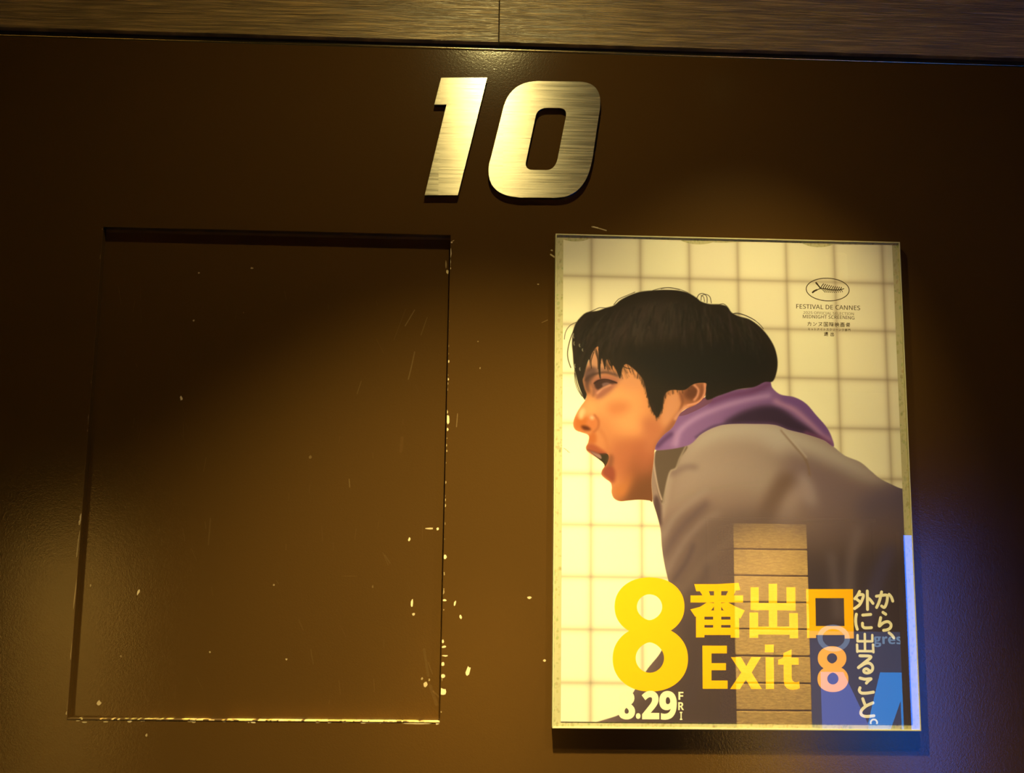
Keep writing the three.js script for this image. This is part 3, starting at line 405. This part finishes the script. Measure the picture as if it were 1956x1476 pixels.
const wall = structure('wall_front');
{
  // painted board with the empty poster recess cut through
  const s = new THREE.Shape([[-HALL_X, 0.1], [HALL_X, 0.1], [HALL_X, TRIM_Y - 0.003], [-HALL_X, TRIM_Y - 0.003]].map(([x, y]) => new THREE.Vector2(x, y)));
  const e = 0.0012;
  s.holes.push(new THREE.Path([[rec.x0 - e, rec.y0 - e], [rec.x0 - e, rec.y1 + e], [rec.x1 + e, rec.y1 + e], [rec.x1 + e, rec.y0 - e]].map(([x, y]) => new THREE.Vector2(x, y))));
  const geo = new THREE.ExtrudeGeometry(s, { depth: RECESS_D - 0.0024, bevelEnabled: true, bevelThickness: 0.0012, bevelSize: 0.0012, bevelSegments: 2, steps: 1 });
  geo.translate(0, 0, -RECESS_D + 0.0012);
  mesh('painted_board', geo, facePaint, wall);
  mesh('recess_back', box(rec.x0 - 0.05, rec.x1 + 0.05, rec.y0 - 0.05, rec.y1 + 0.05, -RECESS_D - 0.02, -RECESS_D), recessPaint, wall);
  const uv = (o) => { const p = o.geometry.attributes.position, u = o.geometry.attributes.uv; for (let i = 0; i < p.count; i++) u.setXY(i, p.getX(i), p.getY(i)); };
  uv(wall.children[1]);
  // thin lip inside the recess under its top edge
  mesh('recess_lip', soft(rec.x0, rec.x1, rec.y1 - 0.006, rec.y1 + 0.001, -RECESS_D, -RECESS_D + 0.004, 0.0012), plainPaint, wall);
  // bottom ledge of the recess, its paint rubbed off along most of the length
  const wear = document.createElement('canvas'); wear.width = 1466; wear.height = 8; const wg = wear.getContext('2d'), e255 = (v) => Math.round(255 * (1.055 * v ** (1 / 2.4) - 0.055));
  wg.fillStyle = `rgb(${PAINT.color.map(e255).join(',')})`; wg.fillRect(0, 0, 1466, 8);
  for (let i = 0; i < 150; i++) { const t = rnd() ** 0.7, w = 6 + 60 * rnd() * t; wg.fillStyle = `rgba(${196 + 24 * rnd()},${176 + 20 * rnd()},${110 + 40 * rnd()},${0.5 + 0.5 * rnd()})`; wg.fillRect(t * 1466 - w / 2, 8 * rnd() - 3, w, 3 + 5 * rnd()); }
  const ledge = mesh('ledge_edge', soft(rec.x0, rec.x1, rec.y0 - 0.0012, rec.y0 + 0.0010, -RECESS_D, 0.0008, 0.0006), std({ map: texture(wear), roughness: 0.5 }), wall);
  { const p = ledge.geometry.attributes.position, u = ledge.geometry.attributes.uv; for (let i = 0; i < p.count; i++) u.setXY(i, (p.getX(i) - rec.x0) / (rec.x1 - rec.x0), (p.getZ(i) + RECESS_D) / (RECESS_D + 0.001) * 0.9 + 0.05); }
  mesh('groove_backing', box(-HALL_X, HALL_X, TRIM_Y - 0.06, CEIL, -0.06, -0.016), blackGroove, wall);
  // rounded edge along the board's top
  mesh('edge_bead', new THREE.CylinderGeometry(0.0045, 0.0045, 2 * HALL_X, 24, 1).rotateZ(Math.PI / 2).translate(0, TRIM_Y - 0.0036, -0.0022), std({ color: rgbLin(0.30, 0.26, 0.18), roughness: 0.24, metalness: 1 }), wall);
  const seamX = onPlane(953, 60, 0.004)[0];
  for (const [x0, x1] of [[-1.78, seamX - 0.0007], [seamX + 0.0007, 1.82]]) {
    const w = mesh(numbered('wood_panel'), soft(x0, x1, WOOD_Y, CEIL, -0.014, 0.004, 0.0012), woodMaterial, wall);
    const p = w.geometry.attributes.position, u = w.geometry.attributes.uv, low = x0 < -1 ? -1.79 : -0.02;
    for (let i = 0; i < p.count; i++) u.setXY(i, (p.getX(i) - low) / 1.9, low < -1 ? (p.getY(i) - WOOD_Y) / 0.47 : 1 - (p.getY(i) - WOOD_Y) / 0.47);
  }
  mesh('wall_core', box(-HALL_X - 0.15, HALL_X + 0.15, -0.02, CEIL + 0.1, -0.2, -0.06), blackGroove, wall);
  mesh('plinth_board', box(-HALL_X, HALL_X, 0, 0.1, -0.02, 0.004), blackGroove, wall);
}
const darkCarpet = std({ color: rgbLin(0.008, 0.007, 0.007), roughness: 0.95 });
const ceilingPaint = std({ color: rgbLin(0.03, 0.028, 0.03), roughness: 0.9 });
const lobbyPaint = std({ color: rgbLin(0.02, 0.016, 0.014), roughness: 0.8 });
{
  const f = structure('floor'); mesh('carpet', box(-HALL_X - 0.15, HALL_X + 0.15, -0.15, 0, -0.06, HALL_Z + 0.15), darkCarpet, f);
  const c = structure('ceiling'); mesh('ceiling_board', box(-HALL_X - 0.15, HALL_X + 0.15, CEIL, CEIL + 0.12, -0.06, HALL_Z + 0.15), ceilingPaint, c);
  for (const [n, s] of [['wall_left', -1], ['wall_right', 1]]) { const w = structure(n); mesh('wall_board', box(Math.min(s * HALL_X, s * (HALL_X + 0.15)), Math.max(s * HALL_X, s * (HALL_X + 0.15)), 0, CEIL, -0.06, HALL_Z + 0.15), lobbyPaint, w); }
  const b = structure('wall_back'); mesh('wall_board', box(-HALL_X, HALL_X, 0, CEIL, HALL_Z, HALL_Z + 0.15), lobbyPaint, b);
}

// ---------------------------------------------------------------- the raised numerals
{
  const z3 = (p, z) => p.map(([x, y]) => onPlane(780 + x / 4.6125, 100 + y / 4.6125, z));
  const T = 0.013, GAP = 0.0005;
  const base = onPlane(985, 265, 0);
  const digit = (name, label, outer, hole) => {
    const c = onPlane(780 + outer[0][0] / 4.6125, 100 + outer[0][1] / 4.6125, T), o = thing(name, label, 'number', [c[0], c[1], 0]);
    const path = (pts, P) => { const q = z3(pts, T).map(([x, y]) => [x - c[0], y - c[1]]); const s = new P(); s.moveTo(...q[0]); return [s, q]; };
    const spline = (pts, P) => { const [s, q] = path(pts, P); s.splineThru ? s.splineThru([...q.slice(1), q[0]].map((v) => new THREE.Vector2(...v))) : 0; return s; };
    const shape = hole ? spline(outer, THREE.Shape) : (() => { const [s, q] = path(outer, THREE.Shape); q.slice(1).forEach((v) => s.lineTo(...v)); s.closePath(); return s; })();
    if (hole) shape.holes.push(spline(hole, THREE.Path));
    const front = new THREE.ExtrudeGeometry(shape, { depth: 0.0012, bevelEnabled: true, bevelThickness: 0.0004, bevelSize: 0.0004, bevelOffset: -0.0004, bevelSegments: 2, curveSegments: 12 }); front.translate(0, 0, T - 0.0016);
    const side = new THREE.ExtrudeGeometry(shape, { depth: T - 0.0022, bevelEnabled: false, curveSegments: 12 }); side.translate(0, 0, GAP);
    mesh('brushed_face', front, steelFace, o); mesh('return_edge', side, steelSide, o);
    o.userData.label = label;
  };
  digit('numeral_one', 'raised brushed steel digit one, left figure of the screen number', [[288, 222], [697, 220], [437, 1258], [143, 1258], [335, 460], [228, 460]]);
  const arc = (p0, p1, p2, n = 5) => Array.from({ length: n + 1 }, (_, i) => { const t = i / n, a = (1 - t) ** 2, b = 2 * t * (1 - t), c = t * t; return [a * p0[0] + b * p1[0] + c * p2[0], a * p0[1] + b * p1[1] + c * p2[1]]; });
  const walk = (...runs) => { const out = []; for (const r of runs) for (const p of r) if (!out.length || Math.hypot(p[0] - out.at(-1)[0], p[1] - out.at(-1)[1]) > 4) out.push(p); return out; };
  const along = (a, b, n = 6) => Array.from({ length: n - 1 }, (_, i) => [a[0] + (b[0] - a[0]) * (i + 1) / n, a[1] + (b[1] - a[1]) * (i + 1) / n]);
  const O = walk(arc([840, 470], [905, 262], [1130, 252]), along([1130, 252], [1500, 256]), arc([1500, 256], [1712, 262], [1690, 480]), along([1690, 480], [1625, 920]), arc([1625, 920], [1570, 1278], [1300, 1280]), along([1300, 1280], [980, 1278]), arc([980, 1278], [680, 1262], [708, 1000]), along([708, 1000], [840, 470]));
  const I = walk(arc([1118, 570], [1132, 488], [1225, 486]), along([1225, 486], [1325, 487]), arc([1325, 487], [1400, 488], [1391, 560]), along([1391, 560], [1318, 930]), arc([1318, 930], [1296, 1036], [1215, 1038]), along([1215, 1038], [1100, 1037]), arc([1100, 1037], [1018, 1036], [1036, 955]), along([1036, 955], [1118, 570]));
  digit('numeral_zero', 'raised brushed steel digit zero, right figure of the screen number', O, I);
}

// ---------------------------------------------------------------- the poster panel
{
  const cx = (pan.x0 + pan.x1) / 2;
  const p = thing('poster_panel', 'film poster of a shouting man on a cream board under a clear sheet', 'poster', [cx, pan.y0, 0]);
  const boardTexture = (() => {
    const c = document.createElement('canvas'); c.width = 740; c.height = 1014; const g = c.getContext('2d');
    g.fillStyle = 'rgb(188,184,156)'; g.fillRect(0, 0, 740, 1014);
    for (let i = 0; i < 900; i++) {                               // glue specks and smudges along the rim
      const side = Math.floor(4 * rnd()), t = rnd(), d = 14 * rnd(), x = side === 0 ? d : side === 1 ? 740 - d : 740 * t, y = side === 2 ? d : side === 3 ? 1014 - d : 1014 * t;
      g.fillStyle = `rgba(${90 + 60 * rnd()},${100 + 50 * rnd()},${60 + 40 * rnd()},${0.10 + 0.22 * rnd()})`; g.beginPath(); g.ellipse(x, y, 1 + 2 * rnd(), 1 + 4 * rnd(), 0.4 * rnd(), 0, 6.3); g.fill();
    }
    return texture(c);
  })();
  const W = pan.x1 - pan.x0, H = pan.y1 - pan.y0;
  const board = mesh('backing_board', soft(-W / 2, W / 2, 0, H, 0.0002, 0.0162, 0.001), std({ map: boardTexture, roughness: 0.6 }), p);
  { const q = board.geometry.attributes.position, u = board.geometry.attributes.uv; for (let i = 0; i < q.count; i++) u.setXY(i, q.getX(i) / W + 0.5, q.getY(i) / H); }
  // the paper: its top edge cockled, a little away from the board
  const nx = 160, ny = 60, g = new THREE.PlaneGeometry(paper.x1 - paper.x0, paper.y1 - paper.y0, nx, ny);
  g.translate((paper.x0 + paper.x1) / 2 - cx, (paper.y0 + paper.y1) / 2 - pan.y0, PAPER_Z);
  const q = g.attributes.position;
  for (let i = 0; i < q.count; i++) {
    const v = g.attributes.uv.getY(i), x = g.attributes.uv.getX(i), top = Math.max(0, (v - 0.93) / 0.07) ** 2;
    const dip = 0.0010 + 0.0009 * Math.sin(x * 9 + 0.6) + 0.0062 * Math.exp(-(((x - 0.475) / 0.06) ** 2)) + 0.0005 * Math.sin(x * 23);
    q.setY(i, q.getY(i) - (v === 1 ? dip * 0.7 : 0) + (v === 1 ? 0.0042 : 0));
    q.setZ(i, q.getZ(i) - top * 0.0006 * (1 + Math.sin(x * 17 + 1)));
  }
  g.computeVertexNormals();
  const print = texture(printPoster(document.createElement('canvas')));
  mesh('printed_poster', g, phys({ map: print, roughness: 0.75, specularIntensity: 0.35 }), p);
  const clear = phys({ color: 0xffffff, roughness: 0.0, transmission: 1, thickness: 0, ior: 1.9 });
  mesh('clear_sheet', new THREE.PlaneGeometry(W, H).translate(0, H / 2, pan.z), clear, p);
  const rim = std({ color: rgbLin(0.50, 0.48, 0.33), roughness: 0.35 });
  // edge strips that hold the sheet on the board
  const e = 0.0016;
  mesh('edge_strip', soft(-W / 2 - e, W / 2 + e, -e, 0.0014, 0.0004, pan.z + 0.0004, 0.0005), rim, p);
  mesh('edge_strip', soft(-W / 2 - e, W / 2 + e, H - 0.0012, H + e, 0.0004, pan.z + 0.0004, 0.0005), rim, p);
  mesh('edge_strip', soft(-W / 2 - e, -W / 2 + 0.001, 0, H, 0.0004, pan.z + 0.0004, 0.0005), rim, p);
  mesh('edge_strip', soft(W / 2 - 0.001, W / 2 + e, 0, H, 0.0004, pan.z + 0.0004, 0.0005), rim, p);
}

// ---------------------------------------------------------------- lamps and what the gloss mirrors, behind the camera
const glow = (r, g, b, k) => std({ color: rgbLin(0.02, 0.02, 0.02), emissive: rgbLin(r, g, b), emissiveIntensity: k, roughness: 0.4 });
function spot(parent, [x, y, z], target, rgb, intensity, angle, penumbra, radius) {
  const l = new THREE.SpotLight(rgbLin(...rgb), intensity, 0, angle, penumbra, 2); l.position.set(x, y, z); l.castShadow = true; l.shadow.radius = radius / 0.02;
  l.target.position.set(...target); parent.add(l); scene.add(l.target); l.target.name = 'lamp_target'; l.name = 'lamp_light'; return l;
}
const WARM = [1, 0.79, 0.27];
{
  const o = thing('ceiling_downlight', 'recessed warm downlight above the screen number, outside the picture', 'lamp', [LAMP.x, CEIL, LAMP.z]);
  mesh('trim_ring', new THREE.LatheGeometry([[0.042, 0.0], [0.046, -0.006], [0.058, -0.006], [0.062, 0], [0.062, 0.004], [0.042, 0.004]].map(([x, y]) => new THREE.Vector2(x, y)), 40), steelSide, o);
  mesh('lamp_lens', new THREE.CylinderGeometry(0.042, 0.042, 0.004, 40).translate(0, -0.001, 0), glow(...WARM, 30), o);
  const a = new THREE.RectAreaLight(rgbLin(...WARM), LAMP.spill, 0.07, 0.07); a.position.set(0, -0.012, 0); a.rotation.set(-Math.PI / 2, 0, 0); a.name = 'lens_light'; o.add(a);
  spot(o, [0, -0.016, 0], LAMP.aim, WARM, LAMP.beam, LAMP.angle, 1, 0.025);
}
{
  const o = thing('added_fill_spot', 'small unseen spot added to brighten the poster, outside the picture', 'lamp', POSTER_FILL.at.map((v, i) => i === 1 ? v - 0.16 : v));
  mesh('lamp_can', new THREE.LatheGeometry([[0.036, 0], [0.04, 0], [0.04, 0.16], [0.001, 0.16], [0.001, 0.152], [0.036, 0.152], [0.036, 0]].map(([x, y]) => new THREE.Vector2(x, y)), 28), steelSide, o);
  mesh('lamp_lens', new THREE.CylinderGeometry(0.034, 0.034, 0.006, 28).translate(0, 0.03, 0), glow(...WARM, 4), o);
  spot(o, [0, 0.02, 0], POSTER_FILL.aim, WARM, POSTER_FILL.candela, POSTER_FILL.angle, 1, 0.025);
}

// stone pillars of squared blocks, each lit by a ceiling can; the wide pier is added
const stoneTextures = [0, 1, 2].map((k) => dataTexture(256, 256, (x, y) => { const v = 0.5 + 0.22 * noise(x / 40 + 90 * k, y / 26) + 0.14 * noise(x / 11 + 40, y / 9 + 70 * k) + 0.10 * noise(x / 3, y / 3 + k); const w = v + 0.16 * noise(x / 18 + 7 * k, y / 15); return [0.46 + 0.46 * w, 0.36 + 0.46 * w, 0.20 + 0.40 * w]; }, true));
const stones = stoneTextures.map((map) => std({ map, roughness: 0.85 }));
function pillar(label, lampLabel, px0, px1, pyTop, Z, step, light, aimY = 0.8, amber = AMBER, share = 0.5, cone = 21) {
  const a = behind(px0, pyTop, Z), b = behind(px1, pyTop, Z), w = b[0] - a[0], top = (a[1] + b[1]) / 2, o = thing('stone_pillar', label, 'pillar', [(a[0] + b[0]) / 2, 0, Z + w / 2], 'lit stone pillars across the lobby');
  const h = step, n = Math.ceil(top / h), gap = 0.006;
  mesh('mortar_core', box(-w / 2 + 0.012, w / 2 - 0.012, 0, top - 0.01, -w / 2 + 0.012, w / 2 - 0.012), std({ color: rgbLin(0.10, 0.07, 0.04), roughness: 0.95 }), o);
  for (let i = 0; i < n; i++) {
    const y1 = top - i * h, y0 = Math.max(0.001, y1 - h + gap), j = 0.003 * (rnd() - 0.5);
    if (y1 - y0 < 0.02) continue;
    const s = mesh('stone_block', soft(-w / 2 + j, w / 2 + j, y0, y1, -w / 2 + j, w / 2 + j, 0.008), stones[i % 3], o);
    if (i) s.name = `stone_block_${String(i).padStart(3, '0')}`;
  }
  const lx = a[0] + (b[0] - a[0]) * share, lz = Z - 1.4, l = thing('can_downlight', `black can lamp on the ceiling before ${lampLabel}`, 'lamp', [lx, CEIL - 0.16, lz]);
  mesh('lamp_can', new THREE.LatheGeometry([[0.046, 0], [0.05, 0], [0.05, 0.16], [0.001, 0.16], [0.001, 0.152], [0.046, 0.152], [0.046, 0]].map(([x, y]) => new THREE.Vector2(x, y)), 28), steelSide, l);
  mesh('lamp_lens', new THREE.CylinderGeometry(0.04, 0.04, 0.006, 28).translate(0, 0.036, 0), glow(...amber, 6), l);
  spot(l, [0, 0.028, 0], [lx, aimY, Z], amber, light, cone * D, 0.9, 0.03);
}
const AMBER = [1, 0.72, 0.24];
pillar('stone block pillar mirrored in the lower right of the poster sheet', 'the sharply mirrored pillar', 1400, 1541, 1000, 4.6, 0.157, PILLAR_LAMP[0]);
pillar('stone block pillar mirrored dimly in the paint at lower left', 'the pillar mirrored at lower left', 30, 250, 950, 4.6, 0.157, PILLAR_LAMP[1]);
pillar('wide stone pier, unseen and added to mirror an amber blur between recess and poster', 'the wide stone pier, both added for the amber glow', 540, 1052, 640, 5.2, 0.24, PILLAR_LAMP[2], 0.1, [1, 0.5, 0.07], 0.8, 20);  // added pier and can, lit to put an amber glow into the paint

// tall blue display and the blue sign on the far side, mirrored at the right
{
  const a = behind(1726, 1022, 4.2), b = behind(1780, 1020, 4.2), o = thing('display_screen', 'tall bright blue display mirrored in the poster right rim', 'screen', [(a[0] + b[0]) / 2, 0.02, 4.2]);
  const w = b[0] - a[0], h = a[1] - 0.1;
  mesh('screen_case', soft(-w / 2 - 0.02, w / 2 + 0.02, 0, h + 0.1, 0.004, 0.07, 0.006), steelSide, o);
  mesh('screen_face', new THREE.BoxGeometry(w, h, 0.004).translate(0, h / 2 + 0.08, 0.002), glow(0.008, 0.17, 1, SCREEN_GLOW), o);
  const l = new THREE.RectAreaLight(rgbLin(0.008, 0.17, 1), SCREEN_GLOW * 0.03, w, h); l.position.set(0, h / 2 + 0.08, -0.006); l.rotation.y = 0; l.name = 'screen_light'; o.add(l);
}
{
  const Z = 5.3, a = behind(1546, 1204, Z), b = behind(1737, 1204, Z), k = (b[0] - a[0]) / 191, o = thing('wall_sign', 'dim blue sign with lettering mirrored at the poster lower right', 'sign', [a[0], 0, Z]);
  const X = (px) => (px - 1546) * k, Y = (py) => behind(1640, py, Z)[1];
  mesh('sign_case', soft(-0.02, X(1737) + 0.02, 0.02, Y(1196), 0.02, 0.10, 0.006), steelSide, o);
  mesh('sign_panel', box(0, X(1737), 0.04, Y(1206), 0.012, 0.02), glow(0.06, 0.16, 0.42, 0.7 * SIGN_GLOW), o);
  // big letter built of lit tiles
  const m = (pts) => { const s = new THREE.Shape(); pts.forEach(([x, y], i) => s[i ? 'lineTo' : 'moveTo'](X(x), Y(y))); return new THREE.ExtrudeGeometry(s, { depth: 0.01, bevelEnabled: true, bevelSize: 0.001, bevelThickness: 0.001, bevelSegments: 1 }); };
  mesh('letter_half', m([[1566, 1284], [1608, 1284], [1652, 1384], [1652, 1470], [1640, 1470], [1600, 1384], [1600, 1490], [1566, 1490]]), glow(0.10, 0.20, 0.75, 2.0 * SIGN_GLOW), o);
  mesh('letter_half', m([[1730, 1284], [1679, 1284], [1652, 1384], [1652, 1470], [1664, 1470], [1716, 1334], [1716, 1490], [1730, 1490]]), glow(0.0, 0.30, 0.95, 2.6 * SIGN_GLOW), o);
  const font = await new FontLoader().loadAsync('fonts/droid/droid_sans_bold.typeface.json');
  const text = new TextGeometry('gres', { font, size: 0.062, depth: 0.006, curveSegments: 6 }); text.computeBoundingBox();
  const tw = text.boundingBox.max.x; text.scale((X(1723) - X(1668)) / tw, 1, 1); text.translate(X(1668), Y(1229), 0.002);
  mesh('lettering', text, glow(0.3, 0.55, 0.9, 1.6 * SIGN_GLOW), o);
  mesh('round_emblem', new THREE.TorusGeometry(26 * k, 5 * k, 10, 40).scale(1, 0.8, 0.4).translate(X(1592), Y(1219), 0.004), glow(0.3, 0.5, 0.85, 1.3 * SIGN_GLOW), o);
  const l = new THREE.RectAreaLight(rgbLin(0.10, 0.3, 1), 0.03 * SIGN_GLOW, X(1737), 1.0); l.position.set(X(1737) / 2, 0.6, -0.01); l.name = 'sign_light'; o.add(l);
}
// pale handrail behind the pillars
{
  const a = behind(1345, 989, 5.5), b = behind(1672, 993, 5.5), o = thing('handrail', 'thin pale handrail mirrored as a line across the poster jacket', 'rail', [a[0], 0, 5.5]);
  const L = b[0] - a[0];
  mesh('rail_tube', new THREE.CylinderGeometry(0.011, 0.011, L, 16).rotateZ(Math.PI / 2).translate(L / 2, a[1], 0), std({ color: rgbLin(0.5, 0.5, 0.55), metalness: 0.2, roughness: 0.4 }), o);
  for (const x of [0.02, L - 0.02]) mesh('rail_post', new THREE.CylinderGeometry(0.009, 0.011, a[1], 14).translate(x, a[1] / 2, 0.012), blackGroove, o);
}

renderer.render(scene, camera);
